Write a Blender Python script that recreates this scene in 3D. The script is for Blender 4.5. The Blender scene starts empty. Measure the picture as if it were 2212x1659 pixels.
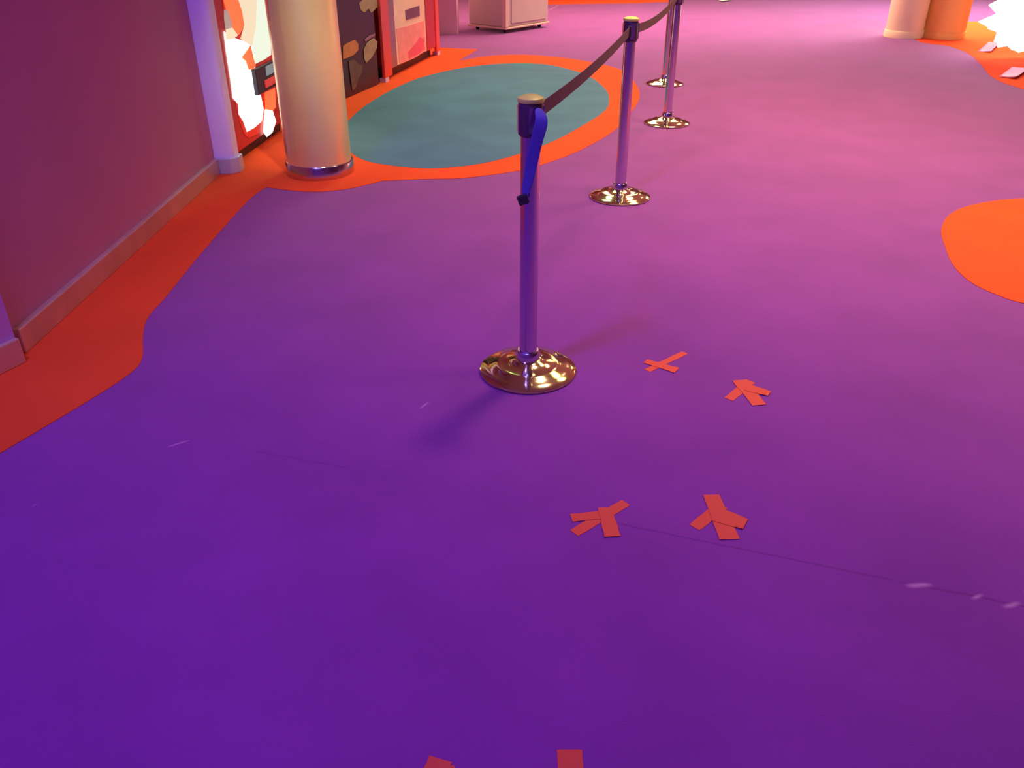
import bpy, bmesh, math, random
from mathutils import Vector, Matrix
random.seed(7)
C = bpy.context.scene.collection
SC = bpy.context.scene
PI = math.pi

# ---------------------------------------------------------------- camera
W, HT = 2212, 1659
F, CX, CY, PITCH, CAMH = 1790.0, 1106.0, 829.5, math.radians(30), 1.52
cd = bpy.data.cameras.new('camera'); cam = bpy.data.objects.new('camera', cd); C.objects.link(cam)
cam.location = (0, 0, CAMH); cam.rotation_euler = (math.radians(60), 0, 0)
cd.sensor_fit = 'HORIZONTAL'; cd.sensor_width = 36; cd.lens = 36 * F / W
cd.clip_start = .05; cd.clip_end = 100
SC.camera = cam

# ---------------------------------------------------------------- world, exposure
SC.view_settings.view_transform = 'Standard'; SC.view_settings.look = 'None'
SC.view_settings.exposure = -0.05; SC.view_settings.gamma = 1; SC.view_settings.use_curve_mapping = False
wd = bpy.data.worlds.new('world'); SC.world = wd; wd.use_nodes = True
wd.node_tree.nodes['Background'].inputs[0].default_value = (.03, .03, 1.0, 1)
wd.node_tree.nodes['Background'].inputs[1].default_value = .4

# ---------------------------------------------------------------- lights hung under the ceiling
def area(name, loc, target, size, power, color, size_y=None, spread=180):
    d = bpy.data.lights.new(name, 'AREA'); o = bpy.data.objects.new(name, d); C.objects.link(o)
    d.shape = 'RECTANGLE' if size_y else 'DISK'; d.size = size
    if size_y: d.size_y = size_y
    d.energy = power; d.color = color; d.spread = math.radians(spread)
    o.location = loc
    o.rotation_euler = (Vector(target) - Vector(loc)).to_track_quat('-Z', 'Y').to_euler()
    return o
LIGHTS = [   # name, place, aim, size, power, colour, second size
    ('violet_cove_light', (-1.0, -1.6, 4.2), (-.6, 1.6, 0), 2.4, 50, (0.28, 0.24, 1), .5),
    ('left_downlight', (-1.55, 1.25, 4.3), (-1.4, 1.5, 0), .5, 140, (0.29, 0.16, 0.95), None),
    ('near_downlight', (1.18, 4.35, 4.3), (1.0, 4.0, 0), .5, 34, (1, 0.6, 0.5), None),
    ('middle_downlight', (2.3, 7.8, 4.3), (2.2, 7.3, 0), .9, 66, (1, 0.3, 0.25), None),
    ('far_panel_light', (2.0, 13.5, 4.3), (2.0, 13.0, 0), 4.0, 520, (1, 0.63, 0.4), 3.0),
    ('far_right_panel_light', (7.5, 14.0, 4.3), (7.5, 13.0, 0), 4.0, 1000, (0.8, 1, 0.56), 4.0),
    ('warm_left_downlight', (-.2, 8.2, 4.3), (-.4, 8.0, 0), .9, 44, (0.5, 0.95, 0.5), None),
    ('centre_downlight', (2.7, 6.2, 4.3), (2.6, 6.0, 0), 1.1, 76, (1, 0.82, 0.3), None),
    ('lounge_light', (4.6, 3.2, 4.3), (4.4, 3.2, 0), 1.2, 84, (1, 0.8, 0.5), None),
    ('column_fill_light', (.7, 1.4, 4.3), (-1.22, 5.4, .75), .3, 2.3, (1, 0.92, 0.5), None),  # added fill, not a lamp of the hall; brightens the gold column
]
SPREAD = {'column_fill_light': 14, 'far_panel_light': 130, 'far_right_panel_light': 125, 'centre_downlight': 95, 'middle_downlight': 105, 'warm_left_downlight': 110, 'near_downlight': 85, 'lounge_light': 110}
for n_, p_, t_, s_, e_, c_, s2_ in LIGHTS: area(n_, p_, t_, s_, e_, c_, s2_, SPREAD.get(n_, 180))

# ---------------------------------------------------------------- pixel to place helpers
def ray(px, py):
    x = (px - CX) / F; y = (CY - py) / F
    return Vector((x, math.cos(PITCH) + y * math.sin(PITCH), -math.sin(PITCH) + y * math.cos(PITCH)))
def g(px, py, z=0.0):
    d = ray(px, py); t = (z - CAMH) / d.z
    return Vector((d.x * t, d.y * t, z))
class Face:                    # an upright plane standing on a ground line; u along it, z up
    def __init__(s, a, b):
        s.a = Vector((a[0], a[1], 0)); s.b = Vector((b[0], b[1], 0))
        s.u = (s.b - s.a).normalized(); s.L = (s.b - s.a).length
        s.n = Vector((s.u.y, -s.u.x, 0))            # towards the hall
    def hit(s, px, py):
        d = ray(px, py); o = Vector((0, 0, CAMH))
        t = (s.a - o).dot(s.n) / d.dot(s.n); p = o + d * t
        return ((p - s.a).dot(s.u), p.z)
    def at(s, u, z, out=0): return s.a + s.u * u + s.n * out + Vector((0, 0, z))

# ---------------------------------------------------------------- materials
def mat(name, col, rough=.6, metal=0, emit=None, estr=0, sheen=0, sheen_col=(1, 1, 1), noise=0, nscale=3, bump=0, bscale=200, spec=.5, coat=0):
    m = bpy.data.materials.new(name); m.use_nodes = True
    nt = m.node_tree; b = nt.nodes['Principled BSDF']
    b.inputs['Base Color'].default_value = (*col, 1); b.inputs['Roughness'].default_value = rough
    b.inputs['Metallic'].default_value = metal; b.inputs['Specular IOR Level'].default_value = spec
    b.inputs['Coat Weight'].default_value = coat
    if sheen:
        b.inputs['Sheen Weight'].default_value = sheen; b.inputs['Sheen Roughness'].default_value = .4
        b.inputs['Sheen Tint'].default_value = (*sheen_col, 1)
    if emit: b.inputs['Emission Color'].default_value = (*emit, 1); b.inputs['Emission Strength'].default_value = estr
    tc = nt.nodes.new('ShaderNodeTexCoord')
    n = nt.nodes.new('ShaderNodeTexNoise'); n.inputs['Scale'].default_value = nscale; n.inputs['Detail'].default_value = 4
    nt.links.new(tc.outputs['Object'], n.inputs['Vector'])
    r = nt.nodes.new('ShaderNodeValToRGB')
    k = noise
    r.color_ramp.elements[0].color = (*[c * (1 - k) for c in col], 1); r.color_ramp.elements[0].position = .3
    r.color_ramp.elements[1].color = (*[min(1, c * (1 + k)) for c in col], 1); r.color_ramp.elements[1].position = .7
    nt.links.new(n.outputs['Fac'], r.inputs['Fac'])
    if noise: nt.links.new(r.outputs['Color'], b.inputs['Base Color'])
    if bump:
        n2 = nt.nodes.new('ShaderNodeTexNoise'); n2.inputs['Scale'].default_value = bscale; n2.inputs['Detail'].default_value = 2
        bp = nt.nodes.new('ShaderNodeBump'); bp.inputs['Strength'].default_value = bump; bp.inputs['Distance'].default_value = .003
        nt.links.new(tc.outputs['Object'], n2.inputs['Vector']); nt.links.new(n2.outputs['Fac'], bp.inputs['Height'])
        nt.links.new(bp.outputs['Normal'], b.inputs['Normal'])
    return m
M = {}
SH = (.95, .8, .9)
M['carpet'] = mat('purple_carpet', (.22, .036, .27), .95, sheen=.7, sheen_col=SH, noise=.10, nscale=2.2, bump=.5, bscale=260, spec=.1)
M['orange'] = mat('orange_carpet', (.76, .080, .020), .95, sheen=.08, sheen_col=(1, .5, .3), noise=.06, nscale=2.5, bump=.5, bscale=260, spec=.1)
M['teal'] = mat('teal_carpet', (.072, .175, .28), .95, sheen=.12, sheen_col=(.8, 1, .9), noise=.10, nscale=2.5, bump=.5, bscale=260, spec=.1)
M['tape'] = mat('orange_tape', (.66, .06, .03), .7, noise=.05, bump=.2, bscale=90)
M['maroon'] = mat('maroon_wall_paint', (.56, .21, .34), .75, noise=.05, nscale=1.5, bump=.3, bscale=150)
M['lavender'] = mat('lavender_paint', (.74, .56, .95), .5, noise=.04)
M['violetwall'] = mat('violet_wall_paint', (.55, .27, .62), .6, noise=.04)
M['steel'] = mat('satin_metal_baseboard', (.66, .50, .40), .3, .5, noise=.12, nscale=5, bump=.15, bscale=14)
M['column'] = mat('gold_satin_column', (.90, .70, .36), .30, .6, noise=.04, nscale=3)
M['orangecol'] = mat('orange_column_paint', (.98, .52, .14), .6, 0, noise=.05)
M['pierbase'] = mat('blue_grey_metal', (.50, .52, .72), .35, .3, noise=.08)
M['coltan'] = mat('tan_column_paint', (.95, .80, .50), .6, noise=.05)
M['colring'] = mat('column_base_metal', (.62, .52, .62), .16, 1, noise=.05)
M['brass'] = mat('polished_brass', (.74, .78, .36), .09, 1, noise=.04, nscale=6)
M['capbrass'] = mat('brass_cap', (.72, .85, .16), .35, .2, noise=.04)
M['post'] = mat('polished_steel_post', (.62, .50, .76), .2, 1, noise=.03)
M['black'] = mat('black_plastic', (.03, .025, .035), .4, noise=.1)
M['dkhead'] = mat('dark_cassette', (.10, .05, .10), .3, .4, noise=.1)
M['belt'] = mat('maroon_belt_webbing', (.12, .05, .075), .8, noise=.08, nscale=30, bump=.3, bscale=300)
M['blue'] = mat('blue_strap_webbing', (.085, .065, .42), .7, noise=.08, nscale=30, bump=.3, bscale=300)
M['red'] = mat('red_machine_enamel', (.55, .03, .035), .35, noise=.04)
M['redhot'] = mat('bright_red_enamel', (.92, .09, .08), .35, noise=.04)
M['brown'] = mat('bronze_trim', (.42, .16, .04), .4, .3, noise=.05)
M['dark'] = mat('dark_plum_panel', (.045, .022, .038), .35, noise=.1)
M['tan'] = mat('tan_print', (.50, .33, .20), .6, noise=.15, nscale=12)
M['tanb'] = mat('faded_tan_print', (.16, .09, .07), .6, noise=.2, nscale=12)
M['orangep'] = mat('orange_print', (.75, .26, .08), .6, noise=.1, nscale=12)
M['mauve'] = mat('mauve_metal_trim', (.40, .24, .30), .35, .5, noise=.05)
M['peach'] = mat('peach_panel', (.85, .55, .42), .5, noise=.05, nscale=8, emit=(1, .55, .38), estr=.12)
M['pinkp'] = mat('pink_panel_print', (.85, .28, .26), .5, noise=.1, nscale=8, emit=(1, .3, .25), estr=.12)
M['rosep'] = mat('rose_panel_print', (.75, .10, .16), .5, noise=.1, nscale=8, emit=(1, .12, .18), estr=.1)
M['plum'] = mat('plum_window', (.16, .06, .09), .3, noise=.1)
M['litwhite'] = mat('backlit_white', (.3, .3, .3), .4, emit=(1, 1, .92), estr=1.6, noise=.02)
M['litgreen'] = mat('backlit_pale_green', (.2, .25, .2), .4, emit=(.86, 1, .80), estr=.9, noise=.02)
M['litcream'] = mat('backlit_cream', (.2, .16, .1), .4, emit=(1, .86, .58), estr=.85, noise=.02)
M['litorange'] = mat('backlit_orange', (.9, .2, .05), .4, emit=(1, .20, .06), estr=.7, noise=.05, nscale=9)
M['litred'] = mat('backlit_red', (.6, .03, .02), .4, emit=(1, .04, .02), estr=.22, noise=.05, nscale=9)
M['litgrey'] = mat('backlit_grey', (.4, .35, .35), .4, emit=(.5, .40, .34), estr=.5, noise=.2, nscale=9)
M['screen'] = mat('grey_screen', (.18, .25, .27), .2, emit=(.25, .36, .38), estr=.5, noise=.1, nscale=14)
M['button'] = mat('red_button', (.6, .05, .04), .4, emit=(1, .08, .06), estr=.35, noise=.05)
M['cart'] = mat('pale_beige_laminate', (.60, .50, .45), .45, noise=.03)
M['cartside'] = mat('beige_trim', (.80, .58, .47), .4, noise=.03)
M['pinkwall'] = mat('pale_pink_paint', (.92, .58, .70), .6, noise=.05)
M['ceil'] = mat('ceiling_plaster', (.55, .52, .46), .8, noise=.05)
M['backwall'] = mat('far_wall_paint', (.55, .30, .36), .7, noise=.05)
M['glow'] = mat('glowing_white', (.95, .95, .95), .3, emit=(1, .97, 1), estr=1.8, noise=.01)
M['pinksheet'] = mat('glossy_pink_sheet', (.62, .16, .46), .4, noise=.06, nscale=6)
M['whiteglint'] = mat('white_glint', (.95, .92, .95), .5, noise=.02)  # flat white that paints a bright glint on the far carpet
M['rubber'] = mat('dark_rubber', (.03, .03, .03), .8, noise=.1)

# seam and scuffs worn into the purple carpet (fixed places on the floor)
def carpet_wear(m):
    nt = m.node_tree; b = nt.nodes['Principled BSDF']
    src = b.inputs['Base Color'].links[0].from_socket
    geo = nt.nodes.new('ShaderNodeNewGeometry'); cur = src
    def math_(op, a, bb=None, clamp=False):
        n = nt.nodes.new('ShaderNodeMath'); n.operation = op; n.use_clamp = clamp
        for i, v in enumerate((a, bb)):
            if v is None: continue
            if isinstance(v, (int, float)): n.inputs[i].default_value = v
            else: nt.links.new(v, n.inputs[i])
        return n.outputs[0]
    def seg(p, q, width, col, strength, cur, ragged=0):
        p = Vector(p[:2]); q = Vector(q[:2]); d = (q - p); L = d.length; d.normalize()
        def dot(v, o):
            n = nt.nodes.new('ShaderNodeVectorMath'); n.operation = 'DOT_PRODUCT'
            nt.links.new(geo.outputs['Position'], n.inputs[0]); n.inputs[1].default_value = (v.x, v.y, 0)
            return math_('SUBTRACT', n.outputs['Value'], o)
        along = dot(d, d.dot(p)); nv = Vector((-d.y, d.x)); across = dot(nv, nv.dot(p))
        if ragged:
            t = nt.nodes.new('ShaderNodeTexNoise'); t.inputs['Scale'].default_value = 9 if ragged < .02 else 22
            nt.links.new(geo.outputs['Position'], t.inputs['Vector'])
            across = math_('ADD', across, math_('MULTIPLY', math_('SUBTRACT', t.outputs['Fac'], .5), ragged))
        f = math_('SUBTRACT', 1, math_('DIVIDE', math_('ABSOLUTE', across), width), True)
        e = math_('SUBTRACT', 1, math_('DIVIDE', math_('SUBTRACT', math_('ABSOLUTE', math_('SUBTRACT', along, L / 2)), L / 2 - .02), .02), True)
        f = math_('MULTIPLY', math_('MULTIPLY', f, e), strength)
        mx = nt.nodes.new('ShaderNodeMix'); mx.data_type = 'RGBA'
        nt.links.new(f, mx.inputs[0]); nt.links.new(cur, mx.inputs[6]); mx.inputs[7].default_value = (*col, 1)
        return mx.outputs[2]
    dk = (.12, .015, .15)
    cur = seg(g(540, 972), g(760, 1012), .006, dk, .45, cur, .012)
    cur = seg(g(1330, 1130), g(1940, 1256), .005, dk, .7, cur, .012)
    cur = seg(g(1940, 1256), g(2260, 1318), .006, dk, .8, cur, .012)
    for a, bb, w_ in (((1955, 1266), (2015, 1262), .012), ((2098, 1296), (2125, 1283), .008), ((2165, 1312), (2205, 1300), .010),
                      ((358, 967), (412, 950), .006), ((66, 1096), (84, 1086), .006), ((905, 884), (928, 868), .006), ((1182, 24), (1206, 12), .02)):
        cur = seg(g(*a), g(*bb), w_, (.75, .38, .62), .45, cur, .008)
    nt.links.new(cur, b.inputs['Base Color'])
carpet_wear(M['carpet'])

# ---------------------------------------------------------------- object helpers
def link(name, me, parent=None, loc=(0, 0, 0), rotz=0):
    o = bpy.data.objects.new(name, me); C.objects.link(o); o.location = loc; o.rotation_euler = (0, 0, rotz)
    if parent: o.parent = parent
    return o
def thing(name, label, cat, loc=(0, 0, 0), rotz=0, group=None):
    o = link(name, None, None, loc, rotz); o['label'] = label; o['category'] = cat
    if group: o['group'] = group
    return o
def obj(name, bm, mats, parent=None, smooth=False, bevel=0, label=None):
    if not isinstance(mats, (list, tuple)): mats = [mats]
    bmesh.ops.recalc_face_normals(bm, faces=bm.faces)
    me = bpy.data.meshes.new(name)
    bm.to_mesh(me); bm.free()
    for m in mats: me.materials.append(m)
    if smooth:
        for p in me.polygons: p.use_smooth = True
    o = link(name, me, parent)
    if bevel:
        md = o.modifiers.new('bevel', 'BEVEL'); md.width = bevel; md.segments = 2; md.limit_method = 'ANGLE'
    if smooth: 
        try: me.set_sharp_from_angle(angle=math.radians(40))
        except Exception: pass
    if label: o['label'] = label
    return o
def tag(o, label, cat, group=None):
    o['label'] = label; o['category'] = cat
    if group: o['group'] = group
    return o
def struct(o): o['kind'] = 'structure'; return o
def box(bm, lo, hi, mi=0, mtx=None):
    v = [bm.verts.new((x, y, z)) for z in (lo[2], hi[2]) for y in (lo[1], hi[1]) for x in (lo[0], hi[0])]
    if mtx is not None:
        for q in v: q.co = mtx @ q.co
    for f in ((0, 2, 3, 1), (4, 5, 7, 6), (0, 1, 5, 4), (2, 6, 7, 3), (0, 4, 6, 2), (1, 3, 7, 5)):
        fc = bm.faces.new([v[i] for i in f]); fc.material_index = mi
    return bm
def B(lo, hi, mtx=None): return box(bmesh.new(), lo, hi, 0, mtx)
def lathe(prof, seg=48, c=(0, 0), bm=None):
    bm = bm or bmesh.new(); rings = []
    for r, z in prof:
        rings.append([bm.verts.new((c[0] + r * math.cos(2 * PI * i / seg), c[1] + r * math.sin(2 * PI * i / seg), z)) for i in range(seg)])
    for a, b in zip(rings, rings[1:]):
        for i in range(seg):
            j = (i + 1) % seg; bm.faces.new((a[i], a[j], b[j], b[i]))
    bm.faces.new(rings[0][::-1]); bm.faces.new(rings[-1])
    return bm
def slab(bm, pts, off, mi=0):          # prism: a polygon pushed along off
    a = [bm.verts.new(p) for p in pts]; b = [bm.verts.new(Vector(p) + Vector(off)) for p in pts]
    n = len(pts)
    f1 = bm.faces.new(a); f2 = bm.faces.new(b[::-1]); f1.material_index = f2.material_index = mi
    for i in range(n):
        f = bm.faces.new((a[i], b[i], b[(i + 1) % n], a[(i + 1) % n])); f.material_index = mi
    return bm
def smooth_path(pts, corners=(), k=6, closed=False):
    out = []; n = len(pts)
    for i in range(n if closed else n - 1):
        p1, p2 = pts[i], pts[(i + 1) % n]
        p0 = pts[(i - 1) % n] if (closed or i > 0) else p1
        p3 = pts[(i + 2) % n] if (closed or i + 2 < n) else p2
        if i in corners: p0 = p1
        if (i + 1) % n in corners: p3 = p2
        for s in range(k):
            t = s / k
            out.append(.5 * ((2 * p1) + (p2 - p0) * t + (2 * p0 - 5 * p1 + 4 * p2 - p3) * t * t + (3 * p1 - p0 - 3 * p2 + p3) * t ** 3))
    if not closed: out.append(pts[-1])
    return out

# ---------------------------------------------------------------- the setting
XL, XR, YN, YF, HC = -3.6, 12.0, -4.0, 21.0, 4.5
floor = struct(obj('floor', B((XL, YN, -.1), (XR, YF, 0)), M['carpet']))
def inlay(name, pts, z, m, label):
    bm = bmesh.new(); slab(bm, [(p.x, p.y, 0) for p in pts], (0, 0, z))
    return obj(name, bm, m, floor, label=label)
px = [(-260, 1135), (0, 980), (100, 921), (200, 861), (280, 808), (307, 775), (309, 725), (320, 686), (360, 640), (420, 565), (480, 495), (540, 430), (575, 405),
      (640, 413), (700, 414), (760, 407), (826, 391), (900, 388), (1000, 385), (1110, 371), (1165, 358), (1251, 326), (1326, 283), (1362, 244), (1381, 212), (1374, 182),
      (1341, 151), (1251, 130), (1145, 119), (1060, 121), (990, 132), (1032, 107), (950, 103)]
pts = smooth_path([g(*p) for p in px], corners=(12, 16, 30, 31))
pts += [Vector((-3.0, 11.0, 0)), Vector((-3.0, 1.4, 0))]
inlay('orange_carpet_border', pts, .0022, M['orange'], 'orange carpet border running along the wall and around the teal circle')
px = [(740, 283), (764, 250), (800, 222), (850, 193), (910, 168), (1000, 147), (1090, 138), (1180, 140), (1260, 160), (1303, 188), (1316, 215), (1303, 243), (1230, 288), (1165, 318),
      (1060, 350), (950, 364), (860, 360), (785, 346), (748, 318)]
inlay('teal_carpet_circle', smooth_path([g(*p) for p in px], closed=True), .0034, M['teal'], 'teal carpet circle inside its orange ring')
px = [(2033, 497), (2050, 465), (2090, 446), (2150, 434), (2212, 429), (2300, 432), (2420, 455), (2510, 520), (2520, 600), (2440, 662), (2330, 678), (2212, 656), (2160, 640), (2100, 612), (2060, 575), (2042, 535)]
inlay('orange_carpet_circle', smooth_path([g(*p) for p in px], closed=True), .0022, M['orange'], 'orange carpet circle at the right edge')
px = [(1975, 84), (1990, 91), (2010, 95), (2050, 100), (2090, 115), (2118, 138), (2145, 168), (2212, 193), (2300, 210), (2500, 220)]
pts = smooth_path([g(*p) for p in px]) + [Vector((11.9, 9.8, 0)), Vector((11.9, 13.6, 0)), Vector((6.0, 13.6, 0)), Vector((5.5, 12.1, 0))]
inlay('orange_carpet_patch', pts, .0022, M['orange'], 'orange carpet around the far right columns')
px = [(1130, 12), (1200, 10), (1290, 8), (1370, 7), (1450, 4)]
pts = [g(*p) for p in px] + [Vector((3.2, 19, 0)), Vector((-1, 19, 0)), Vector((-.4, 15.8, 0))]
inlay('orange_carpet_strip', pts, .0022, M['orange'], 'orange carpet strip at the far end')

def wall(name, a, b, th, m, h=HC):      # wall body lies to the left of a->b
    a = Vector((*a, 0)); b = Vector((*b, 0)); u = (b - a).normalized(); n = Vector((-u.y, u.x, 0)) * th
    bm = bmesh.new(); slab(bm, [a, b, b + n, a + n], (0, 0, h)); return struct(obj(name, bm, m))
def base(name, a, b, m, h=.105, th=.022, bevel=.006):
    a = Vector((*a, 0)); b = Vector((*b, 0)); u = (b - a).normalized(); n = Vector((u.y, -u.x, 0)) * th
    bm = bmesh.new(); slab(bm, [a, b, b + n, a + n], (0, 0, h)); return struct(obj(name, bm, m, bevel=bevel))
wall('wall_left', (-1.93, 2.85), (-1.93, 5.42), .25, M['maroon'])
nearA = (-2.75, .9); nearB = (-1.885, 2.81)
wall('wall_near_left', nearA, nearB, .25, M['violetwall'])
wall('wall_left_alcove', (-2.95, 5.5), (-1.95, 12.2), .2, M['maroon'])
wall('wall_left_far', (-1.72, 12.3), (-1.72, YF), .2, M['pinkwall'])
wall('wall_far', (-1.9, YF), (XR, YF), .2, M['backwall'])
wall('wall_right', (XR, YF), (XR, YN), .2, M['backwall'])
wall('wall_behind', (XR, YN), (XL, YN), .2, M['violetwall'])
wall('wall_left_behind', (-2.9, YN), (-2.75, .9), .2, M['violetwall'])
base('baseboard_left', (-1.93, 2.87), (-1.93, 5.36), M['steel'], .105, .03)
base('baseboard_near_left', nearA, nearB, M['steel'], .105, .024)
struct(obj('ceiling', B((XL, YN, HC), (XR, YF, HC + .15)), M['ceil']))
# end pier of the left wall: lavender, rounded corner, with a metal foot
bm = bmesh.new(); r = .035; x0, x1, y0, y1 = -2.6, -1.805, 5.39, 5.50
pp = [(x0, y0)] + [(x1 - r + r * math.sin(t), y0 + r - r * math.cos(t)) for t in [i * PI / 12 for i in range(7)]] + [(x1, y1), (x0, y1)]
slab(bm, [(x, y, 0) for x, y in pp], (0, 0, HC)); pier = struct(obj('trim_1', bm, M['lavender'], smooth=True))
bm = bmesh.new(); e = .026
slab(bm, [(-1.93, y0 - e, 0), (x1 - .02, y0 - e, 0), (x1 + e, y0 + .02, 0), (x1 + e, y1, 0), (-1.93, y1, 0)], (0, 0, .105))
struct(obj('baseboard_pier', bm, M['pierbase'], bevel=.008))
struct(obj('wall_pier_far', B((-1.9, 12.15, 0), (-.74, 12.5, HC)), M['pinkwall']))

# ---------------------------------------------------------------- columns
def column(label, c, r, m, h=HC, ring=.012, ringh=.085, ringm=None):
    t = thing('round_column', label, 'column', (c[0], c[1], 0))
    obj('shaft', lathe([(r, 0.0), (r, h)], 64), m, t, True)
    obj('base_ring', lathe([(r + ring, .0), (r + ring, ringh - .01), (r + ring - .006, ringh), (r + .0005, ringh)], 64), ringm or M['colring'], t, True, label=None if ringm else 'polished metal ring around the foot')
    return t
column('tan gold round column standing beside the red lit vending machine', (-1.262, 5.43), .208, M['column'])
column('tan column in the far right corner, left of the orange one', (5.24, 11.95), .235, M['coltan'], ringm=M['coltan'])
column('orange column in the far right corner beside the tan one', (5.73, 11.86), .255, M['orangecol'], ringm=M['orangecol'])

# ---------------------------------------------------------------- stanchions
def stanchion():
    t = thing('stanchion', '', 'stanchion', group=None)
    obj('base', lathe([(.176, .0), (.181, .004), (.181, .010), (.174, .015), (.150, .023), (.120, .031), (.112, .036), (.106, .036), (.080, .042), (.055, .050), (.046, .056)], 96), M['brass'], t, True, label='polished brass dome base')
    obj('collar', lathe([(.044, .052), (.044, .082), (.038, .090)], 48), M['post'], t, True)
    obj('post', lathe([(.0325, .085), (.0325, .875)], 48), M['post'], t, True)
    h = obj('belt_cassette', lathe([(.034, .872), (.041, .880), (.041, .972), (.038, .980)], 48), M['dkhead'], t, True, label='dark belt cassette at the top')
    bm = bmesh.new()
    for a in (0, PI / 2, PI, 3 * PI / 2): box(bm, (-.013, .036, .888), (.013, .0430, .968), 0, Matrix.Rotation(a + .15, 4, 'Z'))
    obj('belt_slot', bm, M['post'], h)
    obj('cap', lathe([(.042, .979), (.044, .984), (.042, .992), (.025, .999), (.004, 1.001)], 48), M['capbrass'], t, True, label='yellow brass cap')
    return t
def copy_tree(o, parent=None):
    c = o.copy(); C.objects.link(c)
    if parent: c.parent = parent
    for ch in list(o.children): copy_tree(ch, c)
    return c
spots = [((.060, 2.735), 'nearest stanchion, with the blue strap hanging from its head'),
         ((.648, 4.885), 'second stanchion, beside the right end of the teal carpet circle'),
         ((1.245, 6.83), 'third stanchion, its post cut off by the top edge'),
         ((1.50, 8.53), 'farthest stanchion, its base showing behind the third post')]
proto = stanchion(); ST = []
for i, (p, lab) in enumerate(spots):
    s = proto if i == 0 else copy_tree(proto)
    s.location = (*p, 0); s['label'] = lab; s['group'] = 'brass based stanchions of the queue line'; ST.append(s)

def belt(a, b, label, z0=.930, z1=.930, sag=.05, hh=.024):
    a = Vector((*a, 0)); b = Vector((*b, 0)); u = (b - a).normalized(); n = Vector((u.y, -u.x, 0)) * .0012
    a2 = a + u * .046; b2 = b - u * .046; N = 28
    top = []; bot = []
    for i in range(N + 1):
        t = i / N; p = a2.lerp(b2, t); z = z0 + (z1 - z0) * t - sag * 4 * t * (1 - t)
        top.append((p, z + hh)); bot.append((p, z - hh))
    bm = bmesh.new()
    rows = []
    for (p, zt), (_, zb) in zip(top, bot):
        rows.append([bm.verts.new((q.x, q.y, z)) for q, z in ((p + n, zt), (p - n, zt), (p - n, zb), (p + n, zb))])
    for r1, r2 in zip(rows, rows[1:]):
        for k in range(4): bm.faces.new((r1[k], r1[(k + 1) % 4], r2[(k + 1) % 4], r2[k]))
    bm.faces.new(rows[0]); bm.faces.new(rows[-1][::-1])
    o = thing('barrier_belt', label, 'belt', (0, 0, 0))
    obj('webbing', bm, M['belt'], o, True)
    M1 = Matrix.Translation((b.x, b.y, 0)) @ Matrix.Rotation(math.atan2(u.y, u.x), 4, 'Z')
    obj('end_clip', B((-.062, -.011, z1 - .028), (-.0445, .011, z1 + .028), M1), M['black'], o, bevel=.003, label='black end clip')
    return o
belt(spots[0][0], spots[1][0], 'dark maroon belt strung from the nearest stanchion to the second', sag=.022)
belt(spots[1][0], spots[2][0], 'dark maroon belt sagging from the second stanchion to the third', sag=.045)
belt(spots[2][0], spots[3][0], 'dark maroon belt from the third stanchion to the farthest, above the frame', sag=.05)

# blue strap hanging from the first head
path = [((1160, 232), 16, 2.690), ((1170, 250), 25, 2.668), ((1170, 268), 28, 2.655), ((1160, 300), 25, 2.655), ((1151, 340), 25, 2.660), ((1143, 380), 23, 2.664), ((1136, 410), 19, 2.664), ((1133, 428), 15, 2.664)]
def at_y(pxx, pyy, y):
    d = ray(pxx, pyy); t = y / d.y; return Vector((d.x * t, y, CAMH + d.z * t))
cs = [at_y(p[0], p[1], y) for p, w, y in path]; ws = [w / F * 3.0 / 2 for p, w, y in path]
bm = bmesh.new(); rows = []
for i in range(len(cs)):
    d = (cs[min(i + 1, len(cs) - 1)] - cs[max(i - 1, 0)]).normalized()
    side = Vector((1, .35 - .12 * i, 0)).normalized(); side = (side - d * side.dot(d)).normalized()
    nn = side.cross(d).normalized() * .0016
    s = side * ws[i]
    rows.append([bm.verts.new(cs[i] + v) for v in (s + nn, -s + nn, -s - nn, s - nn)])
for r1, r2 in zip(rows, rows[1:]):
    for k in range(4): bm.faces.new((r1[k], r1[(k + 1) % 4], r2[(k + 1) % 4], r2[k]))
bm.faces.new(rows[0]); bm.faces.new(rows[-1][::-1])
hs = thing('hanging_strap', 'blue strap hanging loose from the head of the nearest stanchion', 'strap')
o = obj('webbing', bm, M['blue'], hs, True); md = o.modifiers.new('sub', 'SUBSURF'); md.levels = 2; md.render_levels = 2; 
c0 = at_y(1131, 430, 2.664); mt = Matrix.Translation(c0) @ Matrix.Rotation(-.35, 4, 'Y')
obj('clip', B((-.020, -.006, -.018), (.016, .006, .016), mt), M['black'], hs, bevel=.004, label='dark clip at the lower end')

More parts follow.
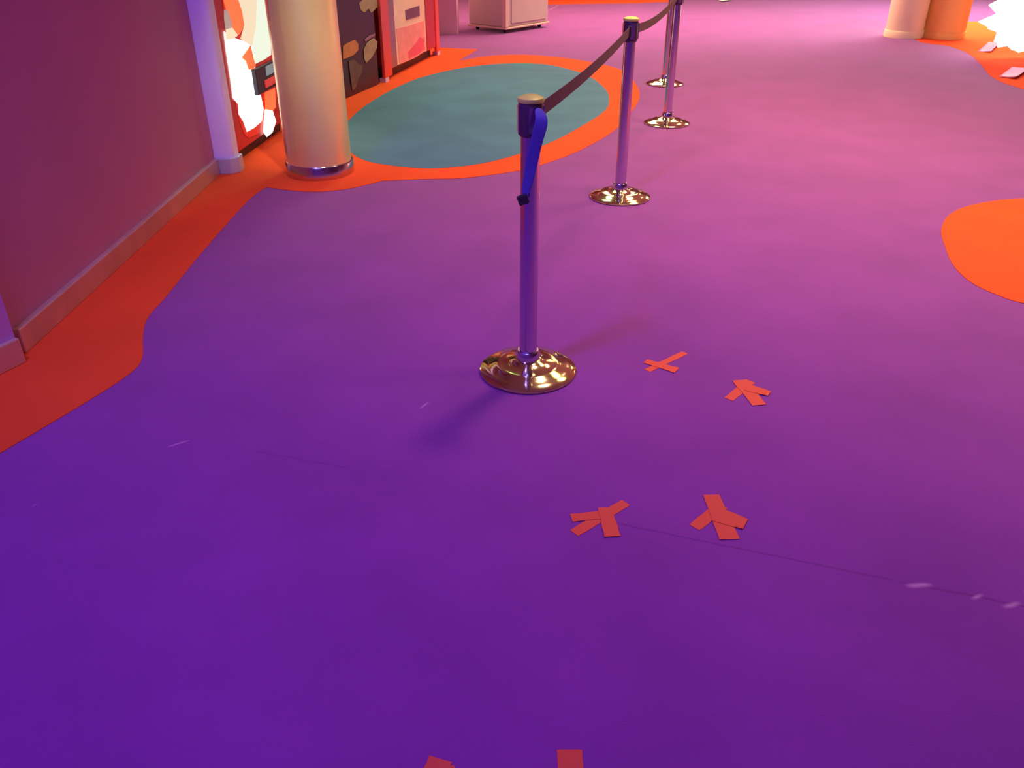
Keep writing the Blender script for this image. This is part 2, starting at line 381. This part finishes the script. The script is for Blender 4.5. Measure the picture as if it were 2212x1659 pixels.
# ---------------------------------------------------------------- tape marks on the carpet
def strip(bm, p, q, w0, w1, z, z2=.0012):
    p = Vector(p[:2]); q = Vector(q[:2]); d = (q - p).normalized(); n = Vector((-d.y, d.x))
    k = 6; L = []; R = []
    for i in range(k + 1):
        t = i / k; c = p.lerp(q, t); w = w0 + (w1 - w0) * t; j = random.uniform(-.0015, .0015)
        L.append(c + n * (w / 2 + j)); R.append(c - n * (w / 2 + j))
    pts = [(v.x, v.y, z) for v in L + R[::-1]]
    slab(bm, pts, (0, 0, z2))
def mark(label, strips):
    t = thing('tape_cross', label, 'floor marking', group='orange tape crosses on the purple carpet')
    pr = [g(*p) for s in strips for p in s[:2]]
    c = sum(pr, Vector()) / len(pr); t.location = (c.x, c.y, 0)
    for i, (p, q, w0, w1) in enumerate(strips):
        bm = bmesh.new(); a = g(*p) - Vector((c.x, c.y, 0)); b = g(*q) - Vector((c.x, c.y, 0))
        strip(bm, a, b, w0, w1, .0002 + .0013 * i); obj('tape_strip', bm, M['tape'], t)
mark('orange tape cross just right of the nearest stanchion base', [((1398, 801), (1480, 762), .030, .030), ((1394, 781), (1462, 801), .034, .045)])
mark('splayed orange tape cross, the far one on the right', [((1574, 863), (1622, 824), .036, .034), ((1598, 822), (1640, 876), .060, .050), ((1612, 838), (1662, 852), .052, .040)])
mark('orange tape cross low in the picture, left one of the middle pair', [((1240, 1152), (1352, 1086), .034, .034), ((1234, 1120), (1310, 1112), .034, .034), ((1306, 1098), (1323, 1161), .040, .046)])
mark('splayed orange tape cross, right one of the middle pair', [((1500, 1140), (1560, 1092), .036, .036), ((1536, 1070), (1576, 1166), .048, .056), ((1545, 1112), (1610, 1134), .070, .050)])
mark('orange tape cross cut off by the bottom edge, left one', [((952, 1640), (905, 1740), .050, .050), ((860, 1700), (985, 1672), .038, .038)])
mark('orange tape cross cut off by the bottom edge, right one', [((1230, 1620), (1240, 1760), .050, .050), ((1170, 1715), (1300, 1680), .038, .038)])

# ---------------------------------------------------------------- machines along the left
def panel_polys(bm, fc, polys, off, th=.003):
    for k, (mi, pl) in enumerate(polys):
        pts = [fc.at(*fc.hit(*p), off + .0014 * k) for p in pl]
        slab(bm, pts, fc.n * th, mi)
def fbox(fc, u0, u1, z0, z1, d0, d1, bm=None, mi=0):
    bm = bm or bmesh.new()
    pts = [fc.at(u0, z0, d0), fc.at(u1, z0, d0), fc.at(u1, z0, d1), fc.at(u0, z0, d1)]
    return slab(bm, pts, (0, 0, z1 - z0), mi)
# lit vending machine
fA = Face((-1.835, 5.535), (-1.745, 6.62))
t = thing('vending_machine', 'red vending machine with a glowing white front, left of the tan gold column', 'vending machine')
L = fA.L
obj('cabinet', fbox(fA, 0, L, .085, 1.83, -.78, -.02), M['red'], t, bevel=.01)
obj('kick_plate', fbox(fA, .05, L - .03, 0, .085, -.7, -.06), M['black'], t, label='black recessed kick plate')
dr = obj('front_door', fbox(fA, .0, L - .06, .09, 1.83, -.0199, .0), M['red'], t, bevel=.005)
obj('side_trim', fbox(fA, L - .0595, L, .09, 1.83, -.0199, .006), M['brown'], t, label='bronze coloured side trim')
bm = bmesh.new()
polys = [
 (4, [(479, -60), (480, 0), (487, 70), (497, 150), (505, 210), (517, 262), (527, 290), (537, 298), (562, 286), (580, 270), (590, 246), (600, 200), (588, 120), (580, 50), (572, 0), (570, -60)]),
 (0, [(482, 68), (500, 80), (528, 90), (545, 98), (548, 130), (552, 165), (548, 190), (562, 206), (568, 235), (564, 262), (548, 276), (532, 285), (524, 262), (514, 246), (513, 225), (502, 212), (495, 160), (487, 110)]),
 (2, [(512, -60), (552, -60), (552, 0), (556, 40), (550, 95), (542, 100), (530, 92), (518, 84), (525, 60), (520, 20), (511, 0)]),
 (1, [(552, -60), (570, -60), (572, 0), (579, 60), (584, 118), (570, 128), (549, 138), (543, 100), (551, 60), (553, 10)]),
 (3, [(480, -60), (512, -60), (512, 0), (520, 25), (525, 55), (514, 75), (500, 76), (495, 45), (486, 22), (480, 0)]),
 (5, [(481, 22), (489, 22), (497, 48), (498, 60), (484, 64), (481, 40)]),
 (3, [(519, 124), (528, 112), (538, 98), (545, 128), (549, 142), (543, 150), (534, 150), (528, 132)]),
 (2, [(484, 64), (498, 60), (510, 76), (500, 84), (484, 86)]),
 (3, [(568, 200), (590, 190), (592, 232), (580, 242), (570, 238)]),
 (0, [(568, 236), (584, 238), (592, 262), (584, 286), (572, 296), (564, 284)]),
]
panel_polys(bm, fA, polys, .0008)
obj('lit_panel', bm, [M['litwhite'], M['litgreen'], M['litcream'], M['litorange'], M['litred'], M['litgrey']], t, label='glowing white, green and orange printed panel')
u0, zt = fA.hit(541, 150); u1, _ = fA.hit(589, 128); _, zb = fA.hit(553, 204)
cp = obj('coin_panel', fbox(fA, u0, u1, zb, zt, .0005, .035), M['black'], t, bevel=.005, label='black coin panel')
um = u0 + (u1 - u0) * .42
obj('screen', fbox(fA, um, u1 - .012, zb + (zt - zb) * .56, zt - .012, .0352, .038), M['screen'], cp, label='grey screen')
obj('button', fbox(fA, um - .06, u1 - .010, zb + (zt - zb) * .14, zb + (zt - zb) * .44, .0352, .045), M['button'], cp, bevel=.004, label='red button')

# dark machine
fB = Face((-1.58, 7.55), (-1.303, 8.52))
t = thing('photo_machine', 'dark plum machine with tan and orange prints, right of the tan gold column', 'machine')
obj('cabinet', fbox(fB, 0, fB.L, .0, 1.9, -.32, 0), M['dark'], t, bevel=.008)
bm = bmesh.new()
panel_polys(bm, fB, [
 (0, [(775, 8), (783, 0), (790, -40), (815, -40), (818, 2), (816, 14), (808, 22), (801, 28), (796, 18), (787, 27), (779, 22)]),
 (1, [(740, 100), (752, 92), (766, 86), (773, 95), (773, 108), (764, 118), (752, 124), (740, 128)]),
 (0, [(785, 108), (792, 92), (806, 82), (814, 90), (813, 104), (802, 124), (790, 136), (786, 128)]),
 (2, [(752, 132), (764, 128), (772, 138), (782, 140), (780, 158), (772, 172), (768, 188), (760, 196), (756, 170)]),
 (3, [(786, 86), (797, 76), (809, 72), (808, 77), (796, 84), (788, 90)])], .0005)
obj('printed_panel', bm, [M['tan'], M['orangep'], M['tanb'], M['mauve']], t, label='tan and orange printed shapes')

# red framed machine
fC = Face((-1.270, 8.60), (-.868, 10.42)); L = fC.L
t = thing('ticket_machine', 'red framed machine with a peach and pink front, beside the pale cart', 'machine')
obj('cabinet', fbox(fC, .22, L, .10, 1.9, -.36, -.01), M['red'], t, bevel=.006)
obj('kick_plate', fbox(fC, .18, L - .16, 0, .10, -.32, -.05), M['black'], t, label='black kick plate')
ua = fC.hit(839, 90)[0]; ub = fC.hit(853, 90)[0]; uc = fC.hit(919, 60)[0]; ud = fC.hit(938, 60)[0]
zl = .10
for a, b in ((0, ua), (ud, L)):
    o = obj('side_frame', fbox(fC, a, b, .04, 1.9, -.0099, .022), M['redhot'], t, bevel=.006, label='bright red side frame')
for a, b in ((.0, .10), (L - .10, L)):
    obj('foot', fbox(fC, a, b, 0, .04, -.04, .022), M['lavender'], t, label='pale lavender foot')
obj('inner_trim', fbox(fC, ua, ub, zl, 1.9, -.0099, .012), M['mauve'], t, label='mauve metal trim')
obj('inner_trim', fbox(fC, uc, ud, zl, 1.9, -.0099, .012), M['red'], t, label='dark red trim')
p = obj('front_panel', fbox(fC, ub, uc, zl, 1.9, -.0099, .004), M['peach'], t)
bm = bmesh.new()
panel_polys(bm, fC, [
 (0, [(855, 62), (880, 56), (915, 44), (918, 110), (895, 125), (862, 139)]),
 (1, [(880, 112), (895, 95), (905, 80), (914, 84), (916, 106), (900, 118), (882, 126)]),
 (2, [(874, 22), (904, 12), (905, 34), (876, 43)])], .0045)
obj('printed_panel', bm, [M['pinkp'], M['rosep'], M['plum']], p, label='pink print with a plum square window')

# ---------------------------------------------------------------- pale cart
c = g(1092, 73); l = g(1003, 63); rr = g(1150, 46)
ul = (l - c).normalized(); ur = Vector((-ul.y, ul.x, 0)); ur = ur if ur.y > 0 else -ur
t = thing('mobile_cabinet', 'pale beige cabinet on castors standing on the far carpet', 'cabinet', (c.x, c.y, 0))
wl, wr = .68, .95
def cb(a0, a1, b0, b1, z0, z1):
    P = lambda a, b: ul * a + ur * b + Vector((0, 0, z0))
    return slab(bmesh.new(), [P(a0, b0), P(a1, b0), P(a1, b1), P(a0, b1)], (0, 0, z1 - z0))
obj('body', cb(.0, wl, .0, wr, .075, .98), M['cart'], t, bevel=.02)
obj('top', cb(-.02, wl + .02, -.02, wr + .02, .9805, 1.01), M['cartside'], t, bevel=.008)
obj('bottom_rim', cb(-.012, wl + .012, -.012, wr + .012, .050, .0748), M['cartside'], t, bevel=.006, label='lighter bottom rim')
obj('corner_post', cb(-.014, .05, -.014, .05, .0755, .979), M['cartside'], t, bevel=.008, label='lighter corner post')
obj('side_panel', cb(-.010, -.0005, .12, wr - .06, .12, .92), M['cart'], t, bevel=.003)
for a in (.09, wl - .09):
    for b in (.09, wr - .09):
        bm = bmesh.new(); mt = Matrix.Translation(ul * a + ur * b + Vector((0, 0, .026))) @ Matrix.Rotation(PI / 2, 4, 'X')
        bmesh.ops.create_cone(bm, cap_ends=True, segments=20, radius1=.026, radius2=.026, depth=.024, matrix=mt)
        box(bm, (-.018, -.018, .030), (.018, .018, .0498), 0, Matrix.Translation(ul * a + ur * b))
        obj('castor', bm, M['rubber'], t, True)

# ---------------------------------------------------------------- glowing spiky shape added in place of a blown-out white area, far right
lc = g(2205, 128); lc = Vector((lc.x - .02, lc.y - .05, 0))
t = thing('glowing_stand_in', 'glowing spiky stand-in for a blown out white area on the orange carpet at the right edge', 'stand-in', (lc.x, lc.y, 0))
bm = bmesh.new()
R0, ZC = .38, .47
bmesh.ops.create_icosphere(bm, subdivisions=2, radius=R0, matrix=Matrix.Translation((0, 0, ZC)))
res = bmesh.ops.poke(bm, faces=bm.faces[:])
for i, v in enumerate(res['verts']):
    d = (v.co - Vector((0, 0, ZC))).normalized()
    v.co = Vector((0, 0, ZC)) + d * (R0 + random.uniform(.03, .18)) * (1 if d.z > -.2 else .85)
for v in bm.verts: v.co.z = max(v.co.z, .004)
obj('spiky_shell', bm, M['glow'], t)
def sheet(label, pl, m, curl=.02):
    q = [g(*p) for p in pl]; c = sum(q, Vector()) / len(q)
    bm = bmesh.new(); n = 6; gr = []
    for i in range(n + 1):
        row = []
        for j in range(n + 1):
            a = q[0].lerp(q[1], i / n); b = q[3].lerp(q[2], i / n); p = a.lerp(b, j / n) - c
            row.append(bm.verts.new((p.x, p.y, .006 + curl * (i / n) ** 2 + random.uniform(0, .002))))
        gr.append(row)
    for i in range(n):
        for j in range(n): bm.faces.new((gr[i][j], gr[i + 1][j], gr[i + 1][j + 1], gr[i][j + 1]))
    o = obj('flat_sheet', bm, m, None, True); o.location = (c.x, c.y, 0)
    md = o.modifiers.new('thickness', 'SOLIDIFY'); md.thickness = .003
    return tag(o, label, 'sheet')
sheet('pale pink sheet on the orange carpet, the one nearer the orange column', [(2112, 112), (2140, 115), (2160, 96), (2136, 91)], M['pinksheet'])
sheet('pale pink sheet on the orange carpet, the one at the right frame edge', [(2157, 167), (2194, 172), (2225, 151), (2186, 146)], M['pinksheet'])
sheet('small white patch standing in for a glint at the top edge right of the third stanchion', [(1552, 1), (1560, 5), (1578, 3), (1580, -3)], M['whiteglint'])  # a glint made as a small flat white piece
